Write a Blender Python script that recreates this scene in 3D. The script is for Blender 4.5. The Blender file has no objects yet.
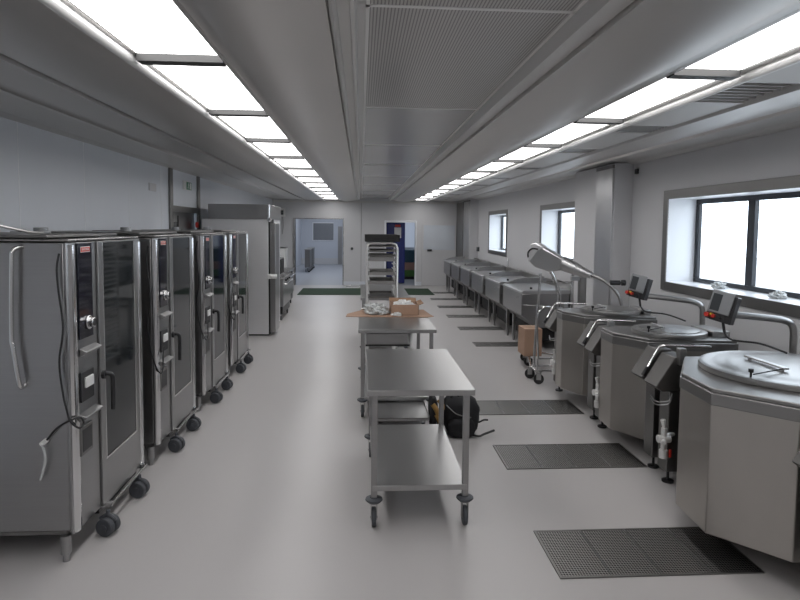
import bpy, bmesh, math, random
from mathutils import Vector, Matrix
random.seed(7)
SC = bpy.context.scene
COL = SC.collection
PI = math.pi

# ------------------------------------------------------------------ materials
def mat(name, col, rough=.5, metal=0., spec=.5, emit=None, estr=0., coat=0., var=0., vscale=(8, 8, 8), bump=0., rvar=0.):
    m = bpy.data.materials.new(name); m.use_nodes = True
    nt = m.node_tree; N = nt.nodes; L = nt.links
    b = N['Principled BSDF']
    b.inputs['Base Color'].default_value = (*col, 1)
    b.inputs['Roughness'].default_value = rough
    b.inputs['Metallic'].default_value = metal
    b.inputs['Specular IOR Level'].default_value = spec
    if coat: b.inputs['Coat Weight'].default_value = coat; b.inputs['Coat Roughness'].default_value = .05
    if emit: b.inputs['Emission Color'].default_value = (*emit, 1); b.inputs['Emission Strength'].default_value = estr
    if var or bump or rvar:
        tc = N.new('ShaderNodeTexCoord'); mp = N.new('ShaderNodeMapping'); nz = N.new('ShaderNodeTexNoise')
        mp.inputs['Scale'].default_value = vscale
        nz.inputs['Scale'].default_value = 1.; nz.inputs['Detail'].default_value = 4.
        L.new(tc.outputs['Object'], mp.inputs[0]); L.new(mp.outputs[0], nz.inputs['Vector'])
        if var:
            mx = N.new('ShaderNodeMix'); mx.data_type = 'RGBA'
            mx.inputs[6].default_value = (*[max(0, c * (1 - var)) for c in col], 1)
            mx.inputs[7].default_value = (*[min(1, c * (1 + var)) for c in col], 1)
            L.new(nz.outputs['Fac'], mx.inputs[0]); L.new(mx.outputs[2], b.inputs['Base Color'])
        if rvar:
            mr = N.new('ShaderNodeMapRange')
            mr.inputs[3].default_value = max(.02, rough - rvar); mr.inputs[4].default_value = rough + rvar
            L.new(nz.outputs['Fac'], mr.inputs[0]); L.new(mr.outputs[0], b.inputs['Roughness'])
        if bump:
            bp = N.new('ShaderNodeBump'); bp.inputs['Strength'].default_value = bump; bp.inputs['Distance'].default_value = .002
            L.new(nz.outputs['Fac'], bp.inputs['Height']); L.new(bp.outputs[0], b.inputs['Normal'])
    return m

M = {}
M['steel'] = mat('brushed_steel', (.37, .368, .368), .31, 1., var=.06, vscale=(3, 3, 160), rvar=.06)
M['steel_h'] = mat('brushed_steel_horizontal', (.42, .415, .41), .27, 1., var=.05, vscale=(3, 140, 3), rvar=.05)
M['steel_dark'] = mat('dull_steel', (.23, .225, .22), .38, 1., var=.08, vscale=(4, 4, 90), rvar=.06)
M['steel_table'] = mat('tabletop_steel', (.42, .42, .42), .32, 1., var=.04, vscale=(90, 3, 3), rvar=.05)
M['steel_kettle'] = mat('kettle_steel', (.47, .445, .415), .42, 1., var=.08, vscale=(5, 5, 3), rvar=.08)
M['steel_lid'] = mat('lid_steel', (.38, .375, .37), .34, 1., var=.04, vscale=(6, 6, 6), rvar=.06)
M['steel_mid'] = mat('light_satin_steel', (.56, .56, .565), .34, 1., var=.05, vscale=(4, 4, 60), rvar=.06)
M['box_steel'] = mat('control_box_steel', (.17, .165, .16), .38, 1.)
M['cab'] = mat('bright_satin_steel', (.84, .84, .85), .32, .6, var=.04, vscale=(3, 3, 60), rvar=.05)
M['rack'] = mat('bright_rack_steel', (.85, .85, .84), .35, .6)
M['top_smooth'] = mat('smooth_top_steel', (.30, .295, .29), .40, 1.)
M['chrome'] = mat('polished_chrome', (.72, .72, .72), .12, 1.)
M['black'] = mat('black_plastic', (.018, .018, .02), .38)
M['rubber'] = mat('grey_rubber', (.065, .07, .08), .55, var=.1, vscale=(20, 20, 20))
M['rubber_black'] = mat('black_rubber', (.015, .015, .016), .5)
M['glass_dark'] = mat('dark_oven_glass', (.012, .015, .017), .05, 0., spec=.42)
M['panel_glass'] = mat('black_control_glass', (.008, .008, .016), .07)
M['cavity'] = mat('oven_cavity', (.10, .10, .10), .4, 1.)
M['white'] = mat('white_plastic', (.75, .75, .74), .4)
M['screen'] = mat('grey_screen', (.05, .055, .06), .15)
M['grey_plastic'] = mat('silver_plastic', (.30, .31, .32), .35, .5)
M['red'] = mat('red_plastic', (.55, .03, .02), .35)
M['yellow'] = mat('yellow_plastic', (.6, .4, .03), .4)
M['green_sign'] = mat('green_sign', (.0, .16, .07), .4)
M['floor'] = mat('epoxy_floor', (.475, .458, .455), .34, spec=.4, var=.035, vscale=(1.3, 1.3, 1.3), bump=.0, rvar=.07)
M['wall'] = mat('white_wall_panel', (.70, .73, .78), .38, spec=.4, var=.03, vscale=(2, 2, .6))
M['wall_r'] = mat('light_grey_wall', (.60, .60, .615), .5, var=.02, vscale=(2, 2, 1))
M['room2'] = mat('bluish_wall', (.58, .61, .67), .5)
M['room2_floor'] = mat('bluish_floor', (.36, .38, .42), .4)
M['ceil'] = mat('ceiling_panel_steel', (.66, .645, .63), .42, .9, var=.05, vscale=(3, .6, 3), rvar=.06)
M['ceil_paint'] = mat('ceiling_painted_metal', (.60, .59, .575), .42, .25, var=.04, vscale=(3, .5, 3), rvar=.05)
M['ceil_gloss'] = mat('ceiling_gloss_panel', (.52, .515, .51), .24, .3, var=.03, vscale=(2, 2, 2))
M['ceil_dark'] = mat('ceiling_gap', (.07, .07, .07), .5, .4)
M['ceil_white'] = mat('white_ceiling_rib', (.82, .82, .81), .35, .3)
M['light'] = mat('luminous_diffuser', (.9, .9, .9), .4, emit=(1., .985, .98), estr=6.4)
M['grate'] = None
M['card'] = mat('brown_cardboard', (.42, .27, .19), .8, var=.12, vscale=(9, 9, 9))
M['card_d'] = mat('cardboard_inside', (.33, .20, .12), .85, var=.12, vscale=(9, 9, 9))
M['plastic_bag'] = mat('clear_grey_plastic', (.58, .60, .60), .2, .2, spec=.8)
M['mat_green'] = mat('dark_green_mat', (.018, .045, .022), .9, var=.25, vscale=(60, 60, 60), bump=.6)
M['blue'] = mat('deep_blue_plastic', (.012, .022, .15), .3)
M['teal'] = mat('teal_plastic', (.015, .06, .09), .4)
M['green'] = mat('green_plastic', (.06, .16, .03), .4)
M['peach'] = mat('peach_cardboard', (.38, .22, .17), .6)
M['fabric'] = mat('black_fabric', (.012, .012, .014), .85, bump=.5, vscale=(200, 200, 200))
M['tan'] = mat('tan_leather', (.34, .20, .06), .7, var=.2, vscale=(30, 30, 30))
M['frame_dark'] = mat('anthracite_window_frame', (.02, .024, .032), .35)
M['reveal'] = mat('white_reveal', (.85, .87, .90), .3)
M['gasket'] = mat('black_gasket', (.005, .005, .005), .6)
M['ground'] = mat('pale_ground', (.6, .6, .6), .9)

def grate_mat():
    m = bpy.data.materials.new('steel_mesh_grating'); m.use_nodes = True
    nt = m.node_tree; N = nt.nodes; L = nt.links; b = N['Principled BSDF']
    tc = N.new('ShaderNodeTexCoord'); sp = N.new('ShaderNodeSeparateXYZ'); L.new(tc.outputs['Object'], sp.inputs[0])
    def bars(out, pitch):
        a = N.new('ShaderNodeMath'); a.operation = 'DIVIDE'; a.inputs[1].default_value = pitch; L.new(out, a.inputs[0])
        f = N.new('ShaderNodeMath'); f.operation = 'FRACT'; L.new(a.outputs[0], f.inputs[0])
        g = N.new('ShaderNodeMath'); g.operation = 'LESS_THAN'; g.inputs[1].default_value = .22; L.new(f.outputs[0], g.inputs[0]); return g
    bx = bars(sp.outputs[0], .0155); by = bars(sp.outputs[1], .0175)
    mx = N.new('ShaderNodeMath'); mx.operation = 'MAXIMUM'; L.new(bx.outputs[0], mx.inputs[0]); L.new(by.outputs[0], mx.inputs[1])
    c = N.new('ShaderNodeMix'); c.data_type = 'RGBA'; c.inputs[6].default_value = (.012, .012, .012, 1); c.inputs[7].default_value = (.40, .39, .38, 1)
    L.new(mx.outputs[0], c.inputs[0]); L.new(c.outputs[2], b.inputs['Base Color'])
    L.new(mx.outputs[0], b.inputs['Metallic']); b.inputs['Roughness'].default_value = .45
    b.inputs['Specular IOR Level'].default_value = .2
    return m
M['grate'] = grate_mat()

def perf_mat():
    m = bpy.data.materials.new('perforated_ceiling_panel'); m.use_nodes = True
    nt = m.node_tree; N = nt.nodes; L = nt.links; b = N['Principled BSDF']
    tc = N.new('ShaderNodeTexCoord'); sp = N.new('ShaderNodeSeparateXYZ'); L.new(tc.outputs['Object'], sp.inputs[0])
    a = N.new('ShaderNodeMath'); a.operation = 'DIVIDE'; a.inputs[1].default_value = .0145; L.new(sp.outputs[0], a.inputs[0])
    f = N.new('ShaderNodeMath'); f.operation = 'FRACT'; L.new(a.outputs[0], f.inputs[0])
    g = N.new('ShaderNodeMath'); g.operation = 'LESS_THAN'; g.inputs[1].default_value = .38; L.new(f.outputs[0], g.inputs[0])
    c = N.new('ShaderNodeMix'); c.data_type = 'RGBA'; c.inputs[6].default_value = (.56, .55, .54, 1); c.inputs[7].default_value = (.26, .255, .25, 1)
    L.new(g.outputs[0], c.inputs[0]); L.new(c.outputs[2], b.inputs['Base Color'])
    b.inputs['Metallic'].default_value = .4; b.inputs['Roughness'].default_value = .35
    return m
M['perf'] = perf_mat()

def glass_mat():
    m = bpy.data.materials.new('window_glass'); m.use_nodes = True
    nt = m.node_tree; N = nt.nodes; L = nt.links; N.remove(N['Principled BSDF'])
    t = N.new('ShaderNodeBsdfTransparent'); g = N.new('ShaderNodeBsdfGlossy'); g.inputs['Roughness'].default_value = .02
    lw = N.new('ShaderNodeLayerWeight'); lw.inputs[0].default_value = .5; pw_ = N.new('ShaderNodeMath'); pw_.operation = 'POWER'; pw_.inputs[1].default_value = 5.; L.new(lw.outputs['Facing'], pw_.inputs[0])
    fr = N.new('ShaderNodeMath'); fr.operation = 'MULTIPLY_ADD'; fr.inputs[1].default_value = .6; fr.inputs[2].default_value = .04; L.new(pw_.outputs[0], fr.inputs[0])
    mx = N.new('ShaderNodeMixShader'); L.new(fr.outputs[0], mx.inputs[0]); L.new(t.outputs[0], mx.inputs[1]); L.new(g.outputs[0], mx.inputs[2])
    L.new(mx.outputs[0], N['Material Output'].inputs[0])
    return m
M['glass'] = glass_mat()

# ------------------------------------------------------------------ mesh builder
class MB:
    def __init__(s): s.bm = bmesh.new()
    def _face(s, vs):
        try: return s.bm.faces.new(vs)
        except ValueError: return None
    def box(s, x0, x1, y0, y1, z0, z1):
        v = [s.bm.verts.new(p) for p in [(x0,y0,z0),(x1,y0,z0),(x1,y1,z0),(x0,y1,z0),(x0,y0,z1),(x1,y0,z1),(x1,y1,z1),(x0,y1,z1)]]
        for f in [(0,3,2,1),(4,5,6,7),(0,1,5,4),(1,2,6,5),(2,3,7,6),(3,0,4,7)]: s._face([v[i] for i in f])
        return s
    def prism(s, poly, a, b, axis='z'):
        """poly 2D list; extruded along axis a..b. z:(x,y) y:(x,z) x:(y,z)"""
        def P(p, t):
            return {'z': (p[0], p[1], t), 'y': (p[0], t, p[1]), 'x': (t, p[0], p[1])}[axis]
        A = [s.bm.verts.new(P(p, a)) for p in poly]; B = [s.bm.verts.new(P(p, b)) for p in poly]
        s._face(A[::-1]); s._face(B); n = len(poly)
        for i in range(n): s._face([A[i], A[(i+1) % n], B[(i+1) % n], B[i]])
        return s
    def cyl(s, p, q, r, n=16, r2=None, cap=True):
        p = Vector(p); q = Vector(q); r2 = r if r2 is None else r2
        d = (q - p).normalized(); u = d.orthogonal().normalized(); w = d.cross(u)
        A = [s.bm.verts.new(p + r * (math.cos(2*PI*i/n) * u + math.sin(2*PI*i/n) * w)) for i in range(n)]
        B = [s.bm.verts.new(q + r2 * (math.cos(2*PI*i/n) * u + math.sin(2*PI*i/n) * w)) for i in range(n)]
        for i in range(n): s._face([A[i], A[(i+1) % n], B[(i+1) % n], B[i]])
        if cap: s._face(A[::-1]); s._face(B)
        return s
    def tube(s, pts, r, n=10, smooth=True):
        pts = [Vector(p) for p in pts]
        if smooth and len(pts) > 2: pts = catmull(pts)
        rings = []; u = None
        for i, p in enumerate(pts):
            d = (pts[min(i+1, len(pts)-1)] - pts[max(i-1, 0)]).normalized()
            if u is None: u = d.orthogonal().normalized()
            else: u = (u - d * u.dot(d)).normalized()
            w = d.cross(u)
            rr = r(i / (len(pts)-1)) if callable(r) else r
            rings.append([s.bm.verts.new(p + rr * (math.cos(2*PI*k/n) * u + math.sin(2*PI*k/n) * w)) for k in range(n)])
        for a, b in zip(rings, rings[1:]):
            for k in range(n): s._face([a[k], a[(k+1) % n], b[(k+1) % n], b[k]])
        s._face(rings[0][::-1]); s._face(rings[-1])
        return s
    def lathe(s, c, prof, n=48):
        rings = []
        for r, z in prof:
            if r < 1e-6: rings.append([s.bm.verts.new((c[0], c[1], c[2] + z))])
            else: rings.append([s.bm.verts.new((c[0] + r * math.cos(2*PI*k/n), c[1] + r * math.sin(2*PI*k/n), c[2] + z)) for k in range(n)])
        for a, b in zip(rings, rings[1:]):
            for k in range(n):
                if len(a) == 1 and len(b) == 1: continue
                if len(a) == 1: s._face([a[0], b[k], b[(k+1) % n]][::-1])
                elif len(b) == 1: s._face([a[k], a[(k+1) % n], b[0]])
                else: s._face([a[k], a[(k+1) % n], b[(k+1) % n], b[k]])
        return s
    def xform(s, mtx):
        bmesh.ops.transform(s.bm, matrix=mtx, verts=s.bm.verts); return s
    def build(s, name, m, parent=None, bev=0., seg=2, ang=38):
        bm = s.bm
        if parent is not None:
            off = base(parent)
            bmesh.ops.translate(bm, vec=-off, verts=bm.verts)
        bmesh.ops.recalc_face_normals(bm, faces=bm.faces)
        for f in bm.faces: f.smooth = True
        for e in bm.edges:
            if len(e.link_faces) == 2 and e.calc_face_angle(0) > math.radians(ang): e.smooth = False
        me = bpy.data.meshes.new(name); bm.to_mesh(me); bm.free()
        me.materials.append(m)
        o = bpy.data.objects.new(name, me); COL.objects.link(o)
        if parent is not None: o.parent = parent
        if bev:
            md = o.modifiers.new('bevel', 'BEVEL'); md.width = bev; md.segments = seg; md.limit_method = 'ANGLE'; md.angle_limit = math.radians(min(35, ang))
            md.harden_normals = False
        return o

def catmull(pts, k=6):
    out = []
    for i in range(len(pts) - 1):
        p0 = pts[max(i-1, 0)]; p1 = pts[i]; p2 = pts[i+1]; p3 = pts[min(i+2, len(pts)-1)]
        for j in range(k):
            t = j / k
            out.append(.5 * ((2*p1) + (p2 - p0)*t + (2*p0 - 5*p1 + 4*p2 - p3)*t*t + (3*p1 - p0 - 3*p2 + p3)*t**3))
    out.append(pts[-1]); return out

def base(o):
    v = Vector((0, 0, 0))
    while o is not None: v += Vector(o.location); o = o.parent
    return v

def thing(name, label, cat, loc, group=None):
    o = bpy.data.objects.new(name, None); COL.objects.link(o); o.empty_display_size = .1
    o.location = loc; o['label'] = label; o['category'] = cat
    if group: o['group'] = group
    return o
def tag(o, label, cat, group=None):
    o['label'] = label; o['category'] = cat
    if group: o['group'] = group
    return o
def struct(name, mb, m, parent=None, bev=0.):
    o = mb.build(name, m, parent, bev)
    if parent is None: o['kind'] = 'structure'
    return o
def text_part(name, body, size, loc, rot, m, parent, depth=.001):
    cu = bpy.data.curves.new(name, 'FONT'); cu.body = body; cu.size = size; cu.extrude = depth; cu.align_x = 'CENTER'; cu.align_y = 'CENTER'
    t = bpy.data.objects.new(name, cu); COL.objects.link(t)
    bpy.context.view_layer.update()
    me = bpy.data.meshes.new_from_object(t); bpy.data.objects.remove(t)
    me.transform(Matrix.Translation(Vector(loc) - base(parent)) @ rot)
    me.materials.clear(); me.materials.append(m)
    o = bpy.data.objects.new(name, me); COL.objects.link(o); o.parent = parent
    return o
ORD = ['first', 'second', 'third', 'fourth', 'fifth', 'sixth', 'seventh', 'eighth', 'ninth', 'tenth', 'eleventh', 'twelfth', 'thirteenth', 'fourteenth', 'fifteenth']

# ------------------------------------------------------------------ the setting
XL, XR, YF, YN = -2.75, 3.30, 19.0, -2.5
CZ = 2.70
struct('floor', MB().box(XL-.3, XR+.5, YN-.2, YF, -.1, 0), M['floor'])
# left wall: opening for a door between Y 8.96 and 10.25 up to 2.13
w = MB()
w.box(XL-.2, XL, YN, 8.86, 0, 2.95); w.box(XL-.2, XL, 10.36, YF, 0, 2.95); w.box(XL-.2, XL, 8.86, 10.36, 2.12, 2.95)
struct('wall_left', w, M['wall'])
s = MB()
for y in (-.7, .45, 1.6, 2.75, 3.9, 5.05, 6.2, 7.35, 8.5): s.box(XL, XL+.0025, y-.004, y+.004, 0, 2.67)
struct('trim_1', s, M['reveal'])
s = MB(); s.box(XL, XL+.03, 8.82, 8.95, 0, 2.67); s.box(XL, XL+.03, 10.30, 10.42, 0, 2.67); s.box(XL, XL+.028, 8.95, 10.30, 2.05, 2.14)
struct('trim_2', s, M['steel_dark'], bev=.004)
d = struct('door_1', MB().box(XL-.10, XL-.05, 8.90, 10.34, 0, 2.10), M['steel'])
MB().box(XL-.05, XL-.045, 9.40, 9.44, .05, 2.0).build('door_gap', M['gasket'], d)
MB().box(XL-.05, XL-.02, 9.0, 9.30, 1.0, 1.9).build('door_vision_panel', M['glass_dark'], d, bev=.003)
# right wall with three windows
wins = [(3.45, 6.32, 1.25, 2.235), (8.72, 10.85, 1.25, 2.235), (13.45, 15.33, 1.25, 2.235)]
w = MB(); y = YN
for a, b, z0, z1 in wins:
    w.box(XR, XR+.40, y, a, 0, 2.95); w.box(XR, XR+.40, a, b, 0, z0); w.box(XR, XR+.40, a, b, z1, 2.95); y = b
w.box(XR, XR+.40, y, YF, 0, 2.95)
struct('wall_right', w, M['wall_r'])
for i, (a, b, z0, z1) in enumerate(wins):
    t = .0
    fo = .045; fi = .05
    m = MB()                                     # steel trim round the opening, on the room face
    m.box(XR-.015, XR, a-fo, a+fi, z0-fo, z1+fo); m.box(XR-.015, XR, b-fi, b+fo, z0-fo, z1+fo)
    m.box(XR-.015, XR, a+fi, b-fi, z0-fo, z0+fi); m.box(XR-.015, XR, a+fi, b-fi, z1-fi, z1+fo)
    win = struct('window_%d' % (i+1), m, M['steel_dark'], bev=.003)
    m = MB()
    m.box(XR-.005, XR+.33, a+.001, a+fi, z0, z1); m.box(XR-.005, XR+.33, b-fi, b-.001, z0, z1)
    m.box(XR-.005, XR+.33, a+fi, b-fi, z1-fi, z1-.001)
    m.build('window_reveal', M['reveal'], win)
    MB().box(XR-.005, XR+.33, a+fi, b-fi, z0+.001, z0+.05).build('window_sill', M['reveal'], win)
    # dark sash at the outer side
    nb = max(2, round((b-a) / .98)); m = MB(); gx = XR+.30
    m.box(gx, gx+.04, a+.05, b-.05, z0+.05, z0+.095); m.box(gx, gx+.04, a+.05, b-.05, z1-.10, z1-.05)
    m.box(gx, gx+.04, a+.05, a+.09, z0+.095, z1-.10)
    if i == 0: ms = [6.27, 5.34, 4.40]
    elif i == 1: ms = [10.80, 9.6]
    else: ms = [15.28]
    m.box(gx, gx+.04, ms[0]-.06, ms[0], z0+.095, z1-.10)
    for y in ms[1:]: m.box(gx-.005, gx+.04, y-.05, y+.05, z0+.095, z1-.10)
    m.build('window_frame', M['frame_dark'], win, bev=.004)
    yy = [a+.04] + sorted(ms)
    for k in range(len(yy)-1):
        MB().box(gx+.02, gx+.026, yy[k]+.05, yy[k+1]-.05, z0+.095, z1-.10).build('window_pane', M['glass'], win)
# piers on the right wall
def pier(n, y0, y1, ys0, ys1):
    p = struct('column_%d' % n, MB().box(3.07, XR, y0, y1, 0, 2.66), M['wall_r'], bev=.006)
    MB().box(3.045, 3.07, ys0, ys1, 0, 2.60).build('steel_cladding', M['steel_mid'], p, bev=.004)
    MB().box(3.04, 3.30, ys0, ys1, 2.60, 2.64).build('cladding_cap', M['steel_dark'], p)
    return p
pier(1, 7.15, 8.50, 7.16, 7.66)
pier(2, 16.8, 18.95, 16.82, 17.75)
struct('trim_3', MB().box(3.03, 3.07, 17.8, 18.98, 0, 2.62), M['steel_dark'], bev=.004)
# back wall with two doorways
w = MB()
for x0, x1, z0, z1 in [(XL-.2, -2.06, 0, 2.95), (-2.06, -.57, 2.08, 2.95), (-.57, .79, 0, 2.95), (.79, 1.73, 2.01, 2.95), (1.73, XR+.4, 0, 2.95)]:
    w.box(x0, x1, YF, YF+.2, z0, z1)
struct('wall_back', w, M['wall_r'])
struct('wall_front', MB().box(XL-.2, XR+.4, YN-.2, YN, 0, 2.95), M['wall_r'])
w = MB(); w.box(-.57, .79, YF-.012, YF, 0, .12); w.box(1.73, 3.03, YF-.012, YF, 0, .12); w.box(XL, -2.06, YF-.012, YF, 0, .12)
struct('baseboard_back', w, M['wall'])
w = MB(); w.box(.74, .80, YF-.02, YF+.2, 0, 2.06); w.box(1.72, 1.765, YF-.02, YF+.2, 0, 2.06); w.box(.80, 1.72, YF-.02, YF+.2, 2.0, 2.06)
struct('trim_4', w, M['reveal'], bev=.003)
w = MB(); w.box(-2.12, -2.06, YF-.03, YF+.2, 0, 2.11); w.box(-.57, -.545, YF-.015, YF+.2, 0, 2.11); w.box(-2.06, -.57, YF-.015, YF+.2, 2.08, 2.11)
struct('trim_5', w, M['steel_h'], bev=.003)
struct('trim_6', MB().box(.0, .012, YF-.006, YF, .12, 2.66), M['steel_dark'])
# rooms behind the back wall
RB = 29.5
struct('floor_back_room', MB().box(-4.6, XR+.5, YF, RB, -.1, 0), M['room2_floor'])
w = MB(); w.box(-4.6, XR+.5, RB, RB+.2, 0, 3.0)
struct('wall_back_room', w, M['room2'])
struct('wall_back_room_left', MB().box(-3.0, -2.9, YF+.2, RB, 0, 3.0), M['room2'])
struct('wall_back_room_right', MB().box(-.1, .0, YF+.2, RB, 0, 3.0), M['room2'])
struct('wall_side_room', MB().box(0, XR+.5, 22.4, 22.5, 0, 3.0), M['wall'])
struct('wall_side_room_right', MB().box(XR+.4, XR+.5, YF+.2, 22.4, 0, 3.0), M['wall'])
struct('ceiling_back_room', MB().box(-4.6, XR+.5, YF+.2, RB+.2, 2.9, 3.0), M['wall_r'])
struct('baseboard_back_room', MB().box(-2.9, -.1, RB-.02, RB, 0, .30), M['wall_r'])

# outside ground
struct('ground', MB().box(XR+1.2, 60, -30, 50, -.6, -.5), M['ground'])

# ------------------------------------------------------------------ ceiling (one profile, run along the room)
def smoothpts(x0, z0, x1, z1, sag, n=10, skew=0.):
    out = []
    for i in range(n+1):
        t = i / n; u = t + skew * t * (1-t)
        out.append((x0 + (x1-x0)*t, z0 + (z1-z0)*t - sag * math.sin(PI*u)))
    return out
def sheet(name, prof, m, th=.012, parent=None, y0=YN, y1=YF):
    mb = MB(); top = [(x, z+th) for x, z in prof][::-1]
    mb.prism(prof + top, y0, y1, 'y')
    return struct(name, mb, m, parent)
struct('ceiling', MB().box(XL-.2, XR+.4, YN-.2, YF+.2, 2.95, 3.05), M['ceil_dark'])
sheet('ceiling_left_cornice', [(XL, 2.668), (XL+.05, 2.68), (XL+.085, 2.70)], M['ceil'])
sheet('ceiling_left_strip', [(-2.665, 2.71), (-2.66, 2.685), (-2.28, 2.685), (-2.27, 2.71)], M['ceil_paint'])
sheet('ceiling_left_panel', [(-2.23, 2.72), (-2.225, 2.665), (-2.17, 2.66)] + smoothpts(-2.15, 2.675, -1.82, 2.685, .0, 6) + [(-1.80, 2.66), (-1.765, 2.66), (-1.76, 2.72)], M['ceil'])
sheet('ceiling_left_wing', [(-1.735, 2.72)] + smoothpts(-1.73, 2.672, -1.20, 2.69, .022, 14) + [(-1.195, 2.70)], M['ceil'])
# centre run
sheet('ceiling_left_inner_wing', [(-.672, 2.72), (-.668, 2.672)] + smoothpts(-.635, 2.675, -.135, 2.68, .040, 16, .5) + [(-.13, 2.70)], M['ceil'])
sheet('ceiling_left_inner_strip', [(-.135, 2.71), (-.125, 2.68), (-.112, 2.672), (-.10, 2.68), (-.095, 2.70), (-.05, 2.70), (-.045, 2.685), (-.03, 2.685), (-.02, 2.73), (.014, 2.742)], M['ceil_paint'])
sheet('ceiling_right_inner_strip', [(.87, 2.742), (.895, 2.70), (.90, 2.69), (.955, 2.69), (.96, 2.70), (1.0, 2.70), (1.01, 2.715)], M['ceil_paint'])
sheet('ceiling_right_inner_wing', [(1.005, 2.72), (1.01, 2.68)] + smoothpts(1.03, 2.68, 1.565, 2.675, .040, 16, -.5) + [(1.60, 2.672), (1.604, 2.72)], M['ceil'])
c = MB()
cy = [-1.6, .43, 2.46, 4.50, 6.53, 8.56, 10.6, 12.63, 14.66, 16.7, YF]
pan = MB(); pan.box(.014, .87, YN, 4.50, 2.742, 2.75); struct('ceiling_perforated_panels', pan, M['perf'])
pan = MB(); pan.box(.014, .87, 4.50, YF, 2.742, 2.75); struct('ceiling_gloss_panels', pan, M['ceil_gloss'])
rb = MB()
for y in cy[:-1]: rb.box(.014, .87, y-.012, y+.012, 2.739, 2.745)
rb.box(.014, .03, YN, YF, 2.739, 2.745); rb.box(.855, .87, YN, YF, 2.739, 2.745)
struct('trim_7', rb, M['ceil_white'])
# right side
sheet('ceiling_right_strip', [(2.13, 2.70), (2.13, 2.692), (2.50, 2.692), (2.50, 2.70)], M['ceil_paint'], y1=3.30)
c = MB()
segs = [(3.84, 4.76), (5.13, 6.2), (6.55, 8.2), (8.5, 9.9), (10.2, 11.6), (11.9, 13.3), (13.6, 15.), (15.3, 16.7), (17.0, 19.)]
for a, b in segs: c.box(2.13, 2.50, a, b, 2.692, 2.704)
struct('ceiling_right_cover_plates', c, M['ceil_paint'])
c = MB()
for a, b in zip([3.30] + [q[1] for q in segs], [q[0] for q in segs]):
    for k in range(7):
        yy = a + (b-a) * (k+.5) / 7; c.box(2.13, 2.50, yy-.008, yy+.008, 2.70, 2.725)
struct('ceiling_right_grilles', c, M['ceil_gloss'])
sheet('ceiling_right_ledge', [(2.50, 2.70), (2.51, 2.67), (2.58, 2.66)] + smoothpts(2.60, 2.68, 2.88, 2.68, .02, 8) + [(2.90, 2.66), (2.93, 2.70)], M['ceil'])
sheet('ceiling_right_cornice', smoothpts(2.94, 2.705, 3.22, 2.67, .01, 8) + [(3.24, 2.65), (3.299, 2.64)], M['ceil_paint'])
rb = MB(); rb.box(XL, XR, YF-.03, YF-.001, 2.60, 2.655)
struct('trim_8', rb, M['ceil_paint'])
# chrome rims along the light strips
struct('trim_9', MB().cyl((-1.150, YN, 2.682), (-1.150, YF, 2.682), .027, 16), M['ceil_white'])
struct('trim_10', MB().cyl((2.055, YN, 2.682), (2.055, YF, 2.682), .029, 16), M['ceil_white'])
b = MB(); b.box(-1.128, -1.108, YN, YF, 2.695, 2.72); b.box(-.69, -.67, YN, YF, 2.672, 2.72); b.box(1.603, 1.625, YN, YF, 2.672, 2.72); b.box(1.985, 2.03, YN, YF, 2.695, 2.72)
struct('trim_11', b, M['ceil'])
# luminous panels
for side, x0, x1 in (('left', -1.108, -.69), ('right', 1.625, 1.985)):
    for k in range(15):
        y0 = -2.52 + 1.412*k + .02; y1 = y0 + 1.412 - .04
        y1 = min(y1, YF-.04)
        if k == 0: y0 = YN+.02
        lab = '%s visible light panel from the camera end in the %s ceiling light strip' % (ORD[max(0, k-3)], side)
        if k < 3: lab = 'light panel of the %s ceiling strip above and behind the camera, out of view' % side
        t = thing('ceiling_light', lab, 'ceiling light', ((x0+x1)/2, (y0+y1)/2, 2.70), '%s row of ceiling light panels' % side)
        MB().box(x0+.004, x1-.004, y0+.022, y1-.022, 2.70, 2.715).build('diffuser', M['light'], t)
        f = MB(); f.box(x0, x1, y0-.018, y0+.022, 2.664, 2.718); f.box(x0, x1, y1-.022, y1+.018, 2.664, 2.718); f.box(x0, x0+.004, y0, y1, 2.698, 2.718); f.box(x1-.004, x1, y0, y1, 2.698, 2.718)
        f.build('frame', M['ceil_dark'], t)

# ------------------------------------------------------------------ floor grates
def grate(x0, x1, y0, y1, n, label, group):
    t = thing('floor_grate', label, 'floor grate', ((x0+x1)/2, (y0+y1)/2, 0), group)
    f = MB(); e = .014
    f.box(x0, x1, y0, y0+e, 0, .008); f.box(x0, x1, y1-e, y1, 0, .008); f.box(x0, x0+e, y0+e, y1-e, 0, .008); f.box(x1-e, x1, y0+e, y1-e, 0, .008)
    f.build('frame', M['steel_dark'], t)
    w = (x1-x0-2*e) / n
    for k in range(n):
        a = x0+e+w*k; b = a+w
        g = MB().box(a+.002, b-.002, y0+e, y1-e, 0, .006).build('grating', M['grate'], t)
        s = MB().box(b-.006, b-.001, y0+e, y1-e, .006, .0085) if k < n-1 else None
        if s: s.build('edge_bar', M['steel'], g)
grate(1.068, 2.20, 3.01, 3.51, 4, 'dark floor grate nearest the camera, below the largest kettle', 'drain grates before the kettles')
grate(1.135, 2.25, 4.45, 4.96, 4, 'dark floor grate before the middle kettle, second from the camera', 'drain grates before the kettles')
grate(1.17, 2.25, 5.79, 6.27, 4, 'dark floor grate just beyond the backpack, third from the camera', 'drain grates before the kettles')
GL = ['nearest', 'second nearest', 'third nearest', 'fourth nearest', 'fifth nearest', 'farthest']
for i in range(6):
    y = 9.20 + 1.5*i
    grate(1.81 if i < 5 else 2.05, 2.62, y, y+.34, 3, 'narrow grey floor grate, %s of the six before the braising pans' % GL[i], 'drain grates before the braising pans')

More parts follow.
